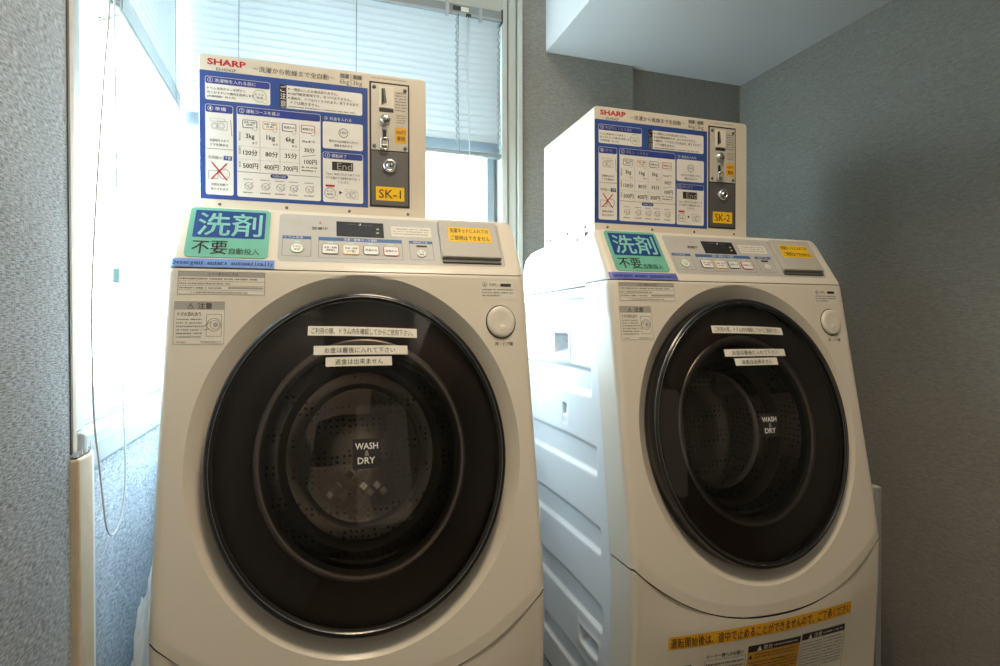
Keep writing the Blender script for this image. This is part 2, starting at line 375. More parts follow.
# ---------------------------------------------------------------- venetian blinds
def blind(loc, rz, length, z_head, z_rail, label, ladders, wide=0.0128, off=0.0):
    """local x along the blind, -y towards the room"""
    t = tag(empty('venetian_blind', loc, rz), label, 'blind', 'venetian blinds over the windows')
    b = MB(); b.box(0, length, -0.014, 0.016, z_head-0.002, z_head+0.030, 'rail_metal', 0.002)
    b.box(0, length, -0.0155, -0.0135, z_head-0.004, z_head+0.003, 'frame_white'); b.build('headrail', t)
    b = MB(); n = int((z_head-0.01-z_rail-0.05)/0.0212); us = [0.004, length-0.004]
    for k in range(n+1):
        z = z_rail+0.052+k*0.0212+0.008
        b.grid(lambda u, a, z=z: (u, -0.0128*a*0.20+0.0018*(1-a*a), z+0.0128*a*0.98+0.0012*(1-a*a)), us, [-1, -0.5, 0, 0.5, 1], 'slat')
    for k in range(7):                                        # slats gathered on the bottom rail
        z = z_rail+0.018+k*0.0046
        b.grid(lambda u, a, z=z: (u, off+a*wide, z+0.0022*(1-a*a)), us, [-1, -0.5, 0, 0.5, 1], 'slat')
    b.build('slats', t)
    b = MB(); b.box(0, length, -0.013, 0.013 if not off else 0.031, z_rail, z_rail+0.013, 'rail_metal', 0.003); b.build('bottom_rail', t)
    for x, tw in ladders:
        b = MB()
        if tw:
            q = [(x+0.0035*math.sin(k*1.1), -0.017+0.002*math.cos(k*1.1), z_head-0.006-k*(z_head-z_rail-0.03)/110) for k in range(111)]
            b.tube(q, 0.0022, 'frame_white', 5)
        b.tube([(x+0.006, -0.0165, z_head), (x+0.003, -0.0175, (z_head+z_rail)/2), (x+0.008, -0.0165, z_rail+0.004)], 0.0010, 'cord_dark', 5)
        for k in range(n+1): b.tube([(x, -0.0145, z_rail+0.055+k*0.0212), (x, 0.012, z_rail+0.062+k*0.0212)], 0.0005, 'cord', 4)
        b.build('ladder_cord', t)
    return t
bb = blind((-0.346, 1.818, H), 0, 0.950, 1.022, 0.566, 'white venetian blind half lowered over the back window behind the washers', [(0.144, 0), (0.474, 0), (0.795, 1), (0.938, 1)])
b = MB(); b.tube([(0.83, -0.020, 1.018), (0.827, -0.021, 0.858), (0.836, -0.021, 0.56), (0.839, -0.021, 0.48)], 0.0011, 'cord', 5); b.tube([(0.837, -0.020, 1.018), (0.832, -0.021, 0.798), (0.839, -0.021, 0.48)], 0.0011, 'cord', 5); b.build('tilt_cord', bb)
for nm, bx in (('mounting_bracket', ((0.758, 0.77, -0.022, -0.012, 1.005, 1.054, 'frame_white', 0.002),)), ('mounting_bracket', ((0.87, 0.882, -0.020, -0.012, 1.004, 1.050, 'frame_white', 0.002),)),
               ('warning_sticker', ((0.783, 0.81, -0.0148, -0.0135, 1.030, 1.045, 'black_print'), (0.81, 0.836, -0.0148, -0.0135, 1.030, 1.044, 'white_paper'))),
               ('cord_guide', ((0.826, 0.843, -0.022, -0.013, 1.012, 1.022, 'black_print', 0.002),)), ('end_cap', ((0.9495, 0.954, -0.017, 0.018, 1.014, 1.058, 'black_print', 0.001),))):
    b = MB()
    for q in bx: b.box(*q)
    b.build(nm, bb)
lb = blind((-0.372, 1.800, H), -PI/2, 0.668, 1.022, 0.603, 'white venetian blind half lowered over the left side window', [(0.12, 0), (0.57, 0)], 0.022, 0.009)
lb.rotation_euler = (0, 0, PI/2); lb.location = (-0.358, 1.13, H)
# pull cord, tassel and hook of the left blind (local frame: x along the wall, -y into the room)
def L(x, y, z): return (y-1.13, -(x+0.358), z)
b = MB()
loop = [(1.144, 1.0), (1.144, 0.565), (1.146, 0.30), (1.148, 0.10), (1.158, -0.02), (1.172, -0.128), (1.181, -0.24), (1.176, -0.295), (1.150, -0.335), (1.110, -0.348), (1.080, -0.325), (1.062, -0.265), (1.045, -0.200), (1.030, -0.142), (1.024, -0.05), (1.026, 0.06), (1.050, 0.22), (1.090, 0.42), (1.125, 0.60), (1.138, 1.0)]
pts = []
for i in range(len(loop)-1):                                  # Catmull-Rom through the measured points
    p0, p1, p2, p3 = [loop[min(max(i+d, 0), len(loop)-1)] for d in (-1, 0, 1, 2)]
    for k in range(6):
        s = k/6; f = lambda a, b_, c, d: 0.5*(2*b_+(c-a)*s+(2*a-5*b_+4*c-d)*s*s+(3*b_-a-3*c+d)*s**3)
        pts.append(L(-0.322, f(p0[0], p1[0], p2[0], p3[0]), f(p0[1], p1[1], p2[1], p3[1])))
b.tube(pts, 0.0016, 'cord', 6); b.build('pull_cord', lb)
b = MB()
for k, (r0, h0) in enumerate(((0.009, 0.013),)):
    b.box(*sorted((1.147-r0-1.13, 1.147+r0-1.13)), -(-0.322+0.358)-0.006, -(-0.322+0.358)+0.006, 0.078, 0.078+2*h0, 'tassel', 0.003)
b.build('cord_joiner', lb)
b = MB(); b.tube([L(-0.345, 1.235-0.09*math.sin(a)*0.9, 0.585-0.055*(1-math.cos(a))*0.55) if 0 else L(-0.335-0.02*math.sin(a*1.0), 1.215-0.10*a/PI, 0.575-0.055*a/PI-0.012*math.sin(a)) for a in [PI*k/10 for k in range(11)]], 0.0022, 'cord', 6)
b.build('cord_hook', lb)
b = MB()
for z, r0 in ((0.60, 0.004), (0.617, 0.005), (0.633, 0.004)): b.tube([L(-0.352, 1.22, z), L(-0.345, 1.245, z+0.006), L(-0.352, 1.268, z)], r0, 'cord_dark', 6)
b.build('rail_clip', lb)

# ---------------------------------------------------------------- washing machines
HW, RC = 0.3235, 0.014                       # half width and corner radius
ZK, ZT, YT, PL = 0.104, 0.226, 0.0826, 0.1473
DN = (0, -0.1762, -0.9844); NF = (0, -0.9844, 0.1762); UPV = (0, 0.5606, 0.8281); NP = (0, -0.8281, 0.5606)
BOUND = [(0.229, 0.126), (0.097, 0.121), (0.078, 0.110), (-0.05, 0.064), (-0.38, 0.012), (-0.555, -0.009), (-0.748, 0.004), (-0.96, 0.010)]
def lerp(tab, z):
    for (a, p), (b_, q) in zip(tab, tab[1:]):
        if z <= a and z >= b_: return p+(q-p)*(a-z)/(a-b_)
    return tab[0][1] if z > tab[0][0] else tab[-1][1]
def front(u, s, h):                        # the sloping front below the knee (s < 0)
    return (u, DN[1]*-s+NF[1]*h, ZK+DN[2]*-s+NF[2]*h+H)
def panel(u, s, h):                        # the control fascia above the knee (s > 0)
    return (u, UPV[1]*s+NP[1]*h, ZK+UPV[2]*s+NP[2]*h+H)
def wrap(base, U, s, h, hw=HW):            # carry the surface round the corners and back along the sides
    if base is front: hw += 0.005*max(0, -s)/0.6
    sg = 1 if U > 0 else -1; a = abs(U); fl = hw-RC
    if a <= fl: return base(U, s, h)
    arc = RC*PI/2
    x, y, z = base(sg*fl, s, 0)
    if a <= fl+arc:
        ph = (a-fl)/RC; return (sg*(fl+RC*math.sin(ph)+h*math.sin(ph)), y+RC*(1-math.cos(ph))-h*math.cos(ph), z)
    return (sg*(hw+h), y+RC+(a-fl-arc), z)
def seam_z(u):
    a = min(abs(u), HW)/HW; return -0.6147+0.1255*a**2.4
DA, DB, DCX, DCS = 0.2582, 0.297, 0.0027, -0.3384
LOW = [(-0.40, -0.0905), (-0.489, -0.1060), (-0.55, -0.1170), (-0.60, -0.1262), (-0.62, -0.1285), (-0.65, -0.1270), (-0.70, -0.1190), (-0.76, -0.1080), (-0.96, -0.086)]
LOWS = [(-0.40, -0.0905), (-0.489, -0.1055), (-0.60, -0.1035), (-0.69, -0.0990), (-0.96, -0.086)]
def lower(u, z, h):
    w = min(1.0, abs(u)/0.31)**2
    return (u, lerp(LOW, z)*(1-w)+lerp(LOWS, z)*w-h, z+H)
BX, BY, BW = -0.0764, 0.1296, 0.4403
def coinface(u, v, h): return (BX-BW/2+u, BY-h, 0.2383+v+H)
DOME = 0.040
def door(u, v, h):                         # the bulging smoked window of the door, centre (0, 0)
    e2 = (u/DA)**2+(v/DB)**2
    return front(DCX+u, DCS+v, 0.010+DOME*max(0.0, 1-e2/0.9)+h)
def doorm(u, v, h): return door(u-DCX, v-DCS, h)

def make_washer():
    t = empty('washing_machine', (0, 0, 0))
    # --- steel cabinet with pressed ribs and hand grips
    b = MB()
    ribs = [(0.070, 0.016, 0.124), (-0.098, -0.165, 0.090), (-0.275, -0.345, 0.060), (-0.455, -0.521, 0.042), (-0.630, -0.695, 0.034), (-0.805, -0.858, 0.034)]
    def sstep(x): x = min(max(x, 0), 1); return x*x*(3-2*x)
    def rec(y, z):
        d = 0
        for z1, z0, ye in ribs:
            z1 = z1+0.006-0.05*max(0, 0.22-y)**1.3*1.2
            k = sstep((z1-z)/0.010)*sstep((z-z0)/0.014)*sstep((y-ye-0.004)/0.010)
            d = max(d, 0.0065*k)
        for y0, y1, z0, z1 in ((0.217, 0.319, -0.082, -0.011), (0.053, 0.161, -0.776, -0.724)):
            rim = sstep((y-y0+0.008)/0.006)*sstep((y1+0.008-y)/0.006)*sstep((z-z0+0.008)/0.006)*sstep((z1+0.008-z)/0.006)
            k = sstep((y-y0-0.006)/0.008)*sstep((y1-0.006-y)/0.008)*sstep((z-z0-0.008)/0.030)*sstep((z1-0.004-z)/0.006)
            if rim > 0: d = d*(1-rim)-0.002*rim+0.045*k
        y0, y1, z0, z1 = 0.233, 0.268, -0.252, -0.195
        rim = sstep((y-y0)/0.004)*sstep((y1-y)/0.004)*sstep((z-z0)/0.004)*sstep((z1-z)/0.004)
        hole = sstep((y-0.241)/0.004)*sstep((0.262-y)/0.004)*sstep((z+0.226)/0.004)*sstep((-0.198-z)/0.004)
        return d+0.0012*rim+0.03*hole
    zs = [-0.935+1.03*i/243 for i in range(244)]
    for sg in (-1, 1):
        def P(i, z, sg=sg):
            y0 = lerp(BOUND, z)-0.001; y = y0+(0.565-y0)*i/140
            return (sg*(0.3215-rec(y, z)), y, z+H)
        b.grid(P, range(141), zs, 'steel_white')
        b.grid(lambda i, z, sg=sg: (sg*(0.3215-0.012*i), lerp(BOUND, z)-0.001, z+H), [0, 1], zs, 'steel_white')
        b.grid(lambda i, y, sg=sg: (sg*(0.3215-0.012*i), y, 0.095+H), [0, 1], [0.121, 0.56], 'steel_white')
    b.box(-0.3215, 0.3215, 0.555, 0.575, -0.935+H, 0.095+H, 'steel_white', 0.004)
    b.box(-0.31, 0.31, 0.03, 0.56, -0.932+H, -0.90+H, 'seam'); b.box(-0.32, 0.32, -0.06, 0.56, 0.0, 0.0855, 'plinth', 0.006)
    for sx_ in (-0.26, 0.26):
        for yy in (0.0, 0.50): b.lathe([(0.0, -0.0), (0.024, 0.0), (0.024, 0.02), (0.016, 0.03)], lambda x, y, h, sx_=sx_, yy=yy: (sx_+x, yy+y, 0.085+h), 'seam', 16)
    b.build('cabinet', t)
    # --- plastic top frame
    b = MB(); b.prism([(0.1215, 0.098+H), (0.127, 0.2255+H), (0.44, 0.2255+H), (0.50, 0.222+H), (0.548, 0.207+H), (0.570, 0.18+H), (0.572, 0.098+H)], -0.322, 0.322, 'steel_white', 0, 0.004)
    b.prism([(0.124, 0.10+H), (0.1285, 0.2262+H), (0.1265, 0.2262+H), (0.122, 0.10+H)], -0.3222, 0.3222, 'seam'); b.build('top_frame', t)
    for y in (0.17, 0.27, 0.37):
        for sg in (-1, 1):
            b = MB(); b.lathe([(0.0, 0.002), (0.003, 0.0015), (0.004, 0)], lambda x, y_, h, y=y, sg=sg: (sg*(0.322+h), y+x, 0.214+H+y_), 'plate_grey', 10); b.build('screw', t)
    # --- front panel with the oval well for the door
    b = MB(); cs = DCS
    arc = RC*PI/2
    def side_len(s): return max(0.004, lerp(BOUND, ZK+0.9844*s)-(0.1762*s)-RC)
    def outline(th):
        dx, dy = math.cos(th), math.sin(th); lo, hi = 0.0, 2.0
        def inside(k):
            U, s = DCX+dx*DA*k*3, cs+dy*DB*k*3
            if s > -0.0012: return False
            z = ZK+0.9844*s
            if z < seam_z(U) + 0.0012: return False
            return abs(U) < HW-RC+arc+side_len(s)
        for _ in range(40):
            m_ = (lo+hi)/2
            if inside(m_): lo = m_
            else: hi = m_
        return lo*3
    ths = [2*PI*i/360 for i in range(360)]
    for U, s in ((1, 1), (-1, 1), (1, -1), (-1, -1)):          # land a ray in each corner
        ss = -0.0013 if s > 0 else (seam_z(1)+0.0014-ZK)/0.9844
        Ux = U*(HW-RC+arc+side_len(ss)-0.0001); ths.append(math.atan2((ss-cs)/DB, (Ux-DCX)/DA) % (2*PI))
    ths = sorted(ths); n = len(ths); rings = [1.0, 1.012, 1.03, 1.06, 1.09, 1.104, 1.118, 1.135]
    outs = [outline(a) for a in ths]; vs = []
    K = 26
    def depth(e, U, s):
        k = (e-1)/0.118
        h = -0.029*(1-min(1, k))
        d = (ZK+0.9844*s)-seam_z(U)
        if d < 0.024: h -= 0.0028*(1-d/0.024)*max(0.0, 1-max(0.0, abs(U)-(HW-RC))/arc)
        if s > -0.008: h -= 0.0015*(1+s/0.008)**2
        return h
    for j in range(len(rings)+K):
        for a, ro in zip(ths, outs):
            if j < len(rings): e = rings[j] if ro > 1.16 else 1+(rings[j]-1)*(ro-1)/0.16*0.98
            else:
                x = (j-len(rings)+1)/K; e0 = rings[-1] if ro > 1.16 else 1+(rings[-1]-1)*(ro-1)/0.16*0.98
                e = e0+(ro-e0)*x
            U, s = DCX+math.cos(a)*DA*e, cs+math.sin(a)*DB*e
            vs.append(wrap(front, U, s, depth(e, U, s)))
    J = len(rings)+K
    b.add(vs, [(j*n+i, j*n+(i+1) % n, (j+1)*n+(i+1) % n, (j+1)*n+i) for j in range(J-1) for i in range(n)], 'ivory', True)
    # returned edge along the waist seam
    last = vs[(J-1)*n:]
    b.add(last+[(x*0.975, y+(0.014 if abs(x) < HW-0.004 else 0), z+0.001) for x, y, z in last], [(i, (i+1) % n, n+(i+1) % n, n+i) for i in range(n)], 'seam')
    fo = b.build('front_panel', t)
    at = fo.data.attributes.new('sharp_edge', 'BOOLEAN', 'EDGE')
    for e_ in fo.data.edges:
        if all(6*n <= q_ < 7*n for q_ in e_.vertices): at.data[e_.index].value = True
    # --- lower front panel
    b = MB()
    Us = [-1+i/60 for i in range(121)]
    def lowp(U, k):
        zz = seam_z(1)+(-0.925-seam_z(1))*k; full = HW-RC+arc+lerp(BOUND, zz)-lerp(LOWS, zz)-RC; fl = HW-RC; a = abs(U)
        U = math.copysign(a/0.8*fl if a <= 0.8 else (fl+(a-0.8)/0.1*arc if a <= 0.9 else fl+arc+(a-0.9)/0.1*(full-fl-arc)), U)
        z0 = seam_z(U)-0.0023; z = z0+(-0.925-z0)*k
        return wrap(lambda u, s, h: lower(u, s, h), U, z, 0, HW+0.004)
    b.grid(lowp, Us, [i/40 for i in range(41)], 'ivory')
    b.grid(lambda U, k: (lambda q: (q[0]*(1-0.03*k), q[1]+(0.014*k if abs(q[0]) < HW-0.004 else 0), q[2]-0.006*k))(lowp(U, 0)), Us, [0, 1], 'seam')
    b.build('lower_front_panel', t)
    b = MB()                                                  # dark gap of the waist seam
    b.grid(lambda U, k: (max(-HW+0.004, min(HW-0.004, U)), -0.098+0.1762*(seam_z(U)+0.55)*-1+abs(min(abs(U), HW)/HW)**8*0.012, seam_z(U)+0.02*k+H), [i*0.01-0.31 for i in range(63)], [-1, 1], 'seam'); b.build('waist_seam', t)
    # --- control panel fascia
    b = MB(); S0 = 0.0012; rc = 0.022; TOP = PL
    ss = [S0, 0.003, 0.01, 0.03, 0.06, 0.09, 0.11, 0.117]+[TOP-rc+rc*math.sin(PI/2*k/8) for k in range(1, 9)]+[TOP+0.004, TOP+0.010, TOP+0.030, TOP+0.05]
    def hw(s): return HW-0.001*max(0, s)/PL if s <= TOP-rc else HW-0.001*s/PL-0.55*(rc-math.sqrt(max(0, rc*rc-(min(s, TOP)-(TOP-rc))**2)))
    def pbase(u, s, h):
        x, y, z = panel(u, min(s, TOP), h)
        if s > TOP: y += (s-TOP)*0.95; z += min((s-TOP)*0.15, 0.0015)
        return (x, y, z)
    Us = [-1, -0.7, -0.4, -0.2]+[0.0]
    def cp(q, s):
        w = hw(s); fl = w-RC
        if abs(q) <= 1: U = q*fl
        elif abs(q) <= 2: U = math.copysign(fl+(abs(q)-1)*arc, q)
        else: U = math.copysign(fl+arc+(abs(q)-2)*max(0.002, 0.127-pbase(0, s, 0)[1]-RC), q)
        return wrap(pbase, U, s, -0.0012*max(0, 1-s/0.006), w)
    qs = [-3, -2]+[-2+k/8 for k in range(1, 9)]+[-1+k/10 for k in range(1, 21)]+[1+k/8 for k in range(1, 9)]+[3]
    b.grid(cp, qs, ss, 'ivory'); b.grid(lambda q, k: tuple(Vector(cp(q, S0))+Vector((0, 0.012*k, 0))), qs, [0, 1], 'ivory')
    cpn = b.build('control_panel', t)
    b = MB(); b.grid(lambda U, k: (U, 0.006, ZK+k*0.006+H), [-0.312, 0.312], [-1, 1], 'seam'); b.build('knee_seam', t)
    # grey control strip with print
    sh = Sheet(panel)
    sh.rect(-147, 21, 287, 139, 'pane_grey', 0, 7)
    sh.text('営業中', -88, 100.5, -59, 108.5, 'black_print', 2, 0.0)
    sh.disc(-73, 119, 1.8, 'led_off', 2); sh.disc(-115, 118, 9, 'lid_grey', 1)
    sh.rect(-140, 75.5, -89, 83, 'mid_blue', 1); sh.frame(-140, 33, -89, 83, 0.7, 'grey_print'); sh.text('ドラム洗浄', -136, 77, -104, 81.6, 'white_print', 2)
    sh.rect(-76, 74, 81, 83, 'mid_blue', 1); sh.frame(-76, 31, 81, 83, 0.7, 'grey_print'); sh.text('洗濯・乾燥コース選択', -30, 75.6, 33, 81.8, 'white_print', 2)
    sh.rect(95, 75, 142, 82.5, 'mid_blue', 1); sh.frame(95, 33, 142, 82, 0.7, 'grey_print'); sh.text('運転終了後', 103, 76.4, 132, 81.2, 'white_print', 2)
    sh.rect(109, 66, 130, 71, 'black_print', 1)
    for x in (-114, -54, -16, 21, 59): sh.rect(x-5, 68, x+5, 70.6, 'pale_teal', 1)
    sh.rect(62, 93, 142, 119, 'white_paper', 1, 2); sh.marks(66, 96, 138, 116, 3, 'grey_print')
    sh.build('control_strip', t)
    sh = Sheet(panel); sh.slab(-43, 87, 47, 125, 'lcd', 0.0014)
    sh.disc(1, 119, 2.8, 'white_print', 6); sh.disc(0, 119.8, 2.2, 'lcd', 7); sh.marks(-24, 116, -4, 121, 1, 'grey_print', 6); sh.marks(8, 115, 30, 120, 1, 'grey_print', 6); sh.rect(33, 106, 38, 110, 'lcd_mark', 6); sh.rect(32, 96, 38, 100, 'lcd_mark', 6)
    sh.build('display', t)
    def button(name, x0, y0, x1, y1, m, l1, l2):
        q = Sheet(panel); q.rect(x0, y0, x1, y1, m, 6, 4); q.rect(x0+1.4, y0+1.4, x1-1.4, y1-1.4, 'white_print', 8, 3)
        pts = []
        for k in range(24):
            a = 2*PI*k/24; pts.append((min(max((x0+x1)/2+math.cos(a)*(x1-x0)*0.62, x0), x1), min(max((y0+y1)/2+math.sin(a)*(y1-y0)*0.62, y0), y1)))
        q.add([q.p(a, c, hh) for hh in (0, q.h(6)) for a, c in pts], [(i, (i+1) % 24, 24+(i+1) % 24, 24+i) for i in range(24)], m)
        cx, cy = (x0+x1)/2, (y0+y1)/2; d = (x1-x0)/2-4
        if l2: q.text(l1, cx-d, cy+0.8, cx+d, cy+6, 'black_print', 9, 0.03); q.text(l2, cx-d*0.7, cy-6.5, cx+d*0.7, cy-1.3, 'black_print', 9, 0.03)
        else: q.text(l1, cx-d, cy-3, cx+d, cy+3, 'black_print', 9, 0.03)
        return q.build(name, t)
    def round_button(x, y, r, m, l1, l2, k):
        q = Sheet(panel); q.lathe([(r/1000, 0), (r/1000, 0.0014), ((r-1.2)/1000, 0.002)], lambda a, c, h: panel(x/1000+a, y/1000+c, h), m, 28); q.disc(x, y, r-1.1, 'white_print', 8)
        q.text(l1, x-6*k, y+1, x+6*k, y+5*k, 'black_print', 9, 0.03); q.text(l2, x-4.5*k, y-5*k, x+4.5*k, y-1, 'black_print', 9, 0.03)
        return q.build('round_button', t)
    round_button(-114, 52, 12, 'green_print', 'ドラム', '洗浄', 1.15)['label'] = 'round white button with a green ring'
    button('course_button', -70, 40, -39, 65, 'grey_print', '洗濯・乾燥', '(標準)')['label'] = 'white button with a grey outline'
    button('course_button', -32, 40, -1, 64, 'amber', '洗濯・乾燥', '(少量)')['label'] = 'white button with a yellow outline'
    button('course_button', 6, 41, 36, 64, 'navy', '洗濯のみ', None)['label'] = 'white button with a navy outline'
    button('course_button', 44, 40, 74, 64, 'red_print', '乾燥のみ', None)['label'] = 'white button with a red outline'
    round_button(118, 49, 10, 'pale_print', 'ドア', '解錠', 1.0)['label'] = 'round white button with a grey ring'
    # detergent drawer lid
    b = MB()
    def pbox(x0, x1, s0, s1, h0, h1, m, bev=0.002):
        bm = bmesh.new(); bmesh.ops.create_cube(bm, size=1)
        for p in bm.verts: p.co = ((x0+x1)/2+p.co.x*(x1-x0), (s0+s1)/2+p.co.y*(s1-s0), (h0+h1)/2+p.co.z*(h1-h0))
        bmesh.ops.bevel(bm, geom=bm.edges[:], offset=bev, segments=2, affect='EDGES', profile=0.5)
        b.bm(bm, m, False, lambda c: panel(c.x, c.y, c.z))
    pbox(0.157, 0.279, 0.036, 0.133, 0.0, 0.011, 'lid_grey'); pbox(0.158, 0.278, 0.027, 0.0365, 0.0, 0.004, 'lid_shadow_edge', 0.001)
    lid = b.build('detergent_drawer', t)
    sh = Sheet(lambda u, v, h: panel(u, v, h+0.011)); sh.rect(175, 97, 262, 115, 'yellow', 0); sh.rect(174, 75, 264, 96.5, 'yellow', 0)
    sh.text('洗濯ネットに入れての', 178, 99.5, 259, 111.5, 'black_print', 2, 0.02); sh.text('ご使用はできません', 178, 79, 260, 92, 'black_print', 2, 0.02)
    sh.build('yellow_sticker', lid)
    # teal detergent sign
    sh = Sheet(panel); sh.slab(-300, 24, -163, 144, 'teal', 0.0012, 9)
    sh.rect(-291, 70, -171, 137, 'navy', 5, 2); sh.text('洗剤', -285, 75, -178, 131, 'pale_teal', 6, 0.028); sh.text('不要', -289, 31, -232, 62, 'black_print', 6, 0.022); sh.text('自動投入', -228, 31, -178, 46, 'black_print', 6, 0.01)
    sh.build('detergent_sign', t)['label'] = 'teal and navy detergent sign'
    sh = Sheet(lambda u, v, h: wrap(panel, u, v, h, HW-0.001), step=3); sh.rect(-321, 1.5, -151, 20.5, 'tape_blue', 2)
    sh.typed('Detergent enters automatically', -314, 4.5, -153, 12.5, 'tape_ink', 5)
    sh.build('label_tape', t)['label'] = 'blue label tape with English lettering'
    # labels on the front
    sh = Sheet(lambda u, v, h: front(-0.304+(u+0.299)*0.8625, -0.0475+(v+0.073)*0.872, h)); sh.rect(-299, -73, -139, -26, 'white_paper', 0); sh.frame(-299, -73, -139, -26, 0.7, 'grey_print')
    for v in (-36, -46, -55, -64): sh.line(-299, v, -139, v, 0.6, 'grey_print')
    sh.rect(-299, -35.5, -139, -26.5, 'pale_print', 0.5); sh.text('エラー表示のときは', -245, -34, -190, -28, 'black_print', 2)
    sh.marks(-296, -44.5, -145, -37.5, 1, 'black_print'); sh.marks(-296, -54, -200, -47.5, 1, 'black_print'); sh.marks(-296, -63, -214, -56.5, 1, 'black_print'); sh.rect(-208, -61, -142, -57, 'pale_print', 1); sh.marks(-275, -71.5, -165, -66, 1, 'grey_print')
    sh.build('instruction_label', t)
    sh = Sheet(lambda u, v, h: front(-0.308+(u+0.304)*0.857, -0.134+(v+0.172)*0.881, h)); sh.rect(-304, -172, -213, -88, 'white_paper', 0); sh.frame(-304, -172, -213, -88, 0.6, 'grey_print'); sh.rect(-303, -104, -214, -88.5, 'pale_print', 0.5)
    sh.poly([(-281, -102), (-269, -102), (-275, -91)], 'grey_print', 2); sh.poly([(-279, -101), (-271, -101), (-275, -93.5)], 'pale_print', 3); sh.rect(-275.5, -98.5, -274.5, -95, 'black_print', 4)
    sh.text('注意', -262, -102.5, -236, -90.5, 'black_print', 2, 0.02); sh.text('ケガの恐れあり', -299, -117, -256, -109, 'black_print', 2, 0.02)
    sh.marks(-299, -161, -253, -120, 6, 'grey_print'); sh.frame(-246, -157, -218, -113, 0.7, 'grey_print'); sh.ring(-232, -134, 13, 0.8, 'black_print'); sh.ring(-230, -134, 9, 0.8, 'grey_print'); sh.disc(-229, -134, 5, 'pale_print'); sh.line(-252, -138, -238, -128, 1.2, 'grey_print'); sh.line(-251, -144, -240, -142, 1, 'grey_print')
    sh.marks(-297, -170, -280, -165, 1); sh.marks(-255, -170, -216, -165, 1); sh.build('caution_label', t)
    sh = Sheet(front); sh.rect(228, -49, 300, -12, 'white_paper', 0, 3); sh.ring(238, -20, 5, 0.8, 'grey_print'); sh.disc(238, -20.5, 2, 'grey_print'); sh.text('を押し', 247, -23, 264, -17, 'black_print', 2); sh.rect(270, -23.5, 292, -17.5, 'black_print', 2)
    sh.marks(232, -45, 296, -27, 3, 'grey_print', 2, 0.6); sh.build('door_label', t)
    sh = Sheet(front); sh.text('押－ドア開', 253, -143, 289, -135, 'black_print', 0, 0.02); sh.build('door_print', t)
    # round door release
    b = MB(); fn = lambda x, y, h: front(0.267+x, -0.095+y*1.1, h)
    b.lathe([(0.0305, -0.002), (0.0305, 0.0006), (0.0285, 0.0008), (0.0282, 0.0004)], fn, 'seam', 40); b.lathe([(0.0284, 0.0), (0.0280, 0.0045), (0.0262, 0.0065), (0.018, 0.0060), (0.0, 0.0045)], fn, 'ivory_cap', 40)
    b.lathe([(0.0, 0.0052), (0.006, 0.0060), (0.0065, 0.0052)], lambda x, y, h: front(0.269+x, -0.108+y, h), 'ivory_cap', 16)
    b.build('door_release_button', t)
    # --- door
    d = empty('door', (0, 0, 0)); d.parent = t
    el = lambda r0: (lambda x, y, h: front(DCX+x*DA, DCS+y*DB, h))
    b = MB(); b.lathe([(0.90, -0.034), (1.004, -0.034), (1.004, 0.004), (0.996, 0.010), (0.984, 0.0135), (0.970, 0.0135)], el(1), 'black_gloss', 128); b.lathe([(0.970, 0.0134), (0.968, 0.0140), (0.966, 0.0134)], el(1), 'chrome', 128); b.lathe([(0.964, 0.0134), (0.950, 0.0100), (0.944, 0.0100)], el(1), 'black_gloss', 128)
    b.lathe([(0.997, 0.0090), (0.9955, 0.0106), (0.994, 0.0108)], el(1), 'chrome', 128); b.build('door_rim', d)
    b = MB(); pr = [(0.9487-0.9487*k/26, 0.010+DOME*(1-(1-k/26)**2)) for k in range(27)]; pr[-1] = (0.001, pr[-1][1])
    b.lathe(pr, el(1), 'smoked', 128); b.build('smoked_window', d)
    b = MB(); b.lathe([(0.965, -0.012), (0.71, -0.012), (0.70, -0.016), (0.69, -0.028)], el(1), 'inner_black', 96); b.build('inner_ring', d)
    b = MB(); b.lathe([(0.720, -0.0118), (0.710, -0.009), (0.665, -0.012), (0.650, -0.020)], el(1), 'bowl_rim', 96)
    b.lathe([(0.69, -0.014), (0.66, -0.040), (0.61, -0.075), (0.55, -0.105), (0.47, -0.130), (0.44, -0.134)], el(1), 'bowl_glass', 72)
    b.lathe([(0.44, -0.134), (0.30, -0.142), (0.15, -0.147), (0.001, -0.148)], el(1), 'bowl_glass', 72)
    b.lathe([(0.590, -0.0830), (0.575, -0.0860), (0.545, -0.1040), (0.540, -0.110)], el(1), 'bowl_rim', 72); b.lathe([(0.475, -0.1270), (0.460, -0.1285), (0.440, -0.1335)], el(1), 'bowl_rim', 72)
    b.build('glass_bowl', d)
    for o_, (txt, u0, v0, u1, v1, rot, bo, nm) in zip(range(3), (('ご利用の際、ドラム内を確認してからご使用下さい。', -93, -126.5, 98, -109, -0.032, 0.0, 'door_sticker'), ('お金は最後に入れて下さい', -83, -160, 79, -143.5, -0.008, 0.0, 'door_sticker'), ('返金は出来ません', -63, -180.5, 50, -164, 0.0, 0.0, 'door_sticker'))):
        sh = Sheet(doorm, rot, ((u0+u1)/2, (v0+v1)/2), 8); sh.rect(u0, v0, u1, v1, 'white_paper', 1)
        k = 0.14 if len(txt) < 15 else 0.04
        sh.text(txt, u0+(u1-u0)*k*(0.8 if len(txt) > 9 else 1), v0+3.2, u1-(u1-u0)*k, v1-3.2, 'black_print', 4, 0.0); sh.build(nm, d)
    sh = Sheet(lambda u, v, h: doorm(u-0.004, v-0.006, h), 0, (0, 0), 8); sh.rect(-16, -350, 30, -300, 'black_print', 0.5); sh.text('WASH', -12, -318, 26, -307, 'white_print', 4, 0.02); sh.text('&', 4, -329, 11, -320, 'pale_print', 4); sh.text('DRY', -8, -342, 21, -331, 'white_print', 4, 0.02)
    sh.build('wash_dry_badge', d)
    # --- drum behind the door
    dr = empty('drum', (0, 0, 0)); dr.parent = t
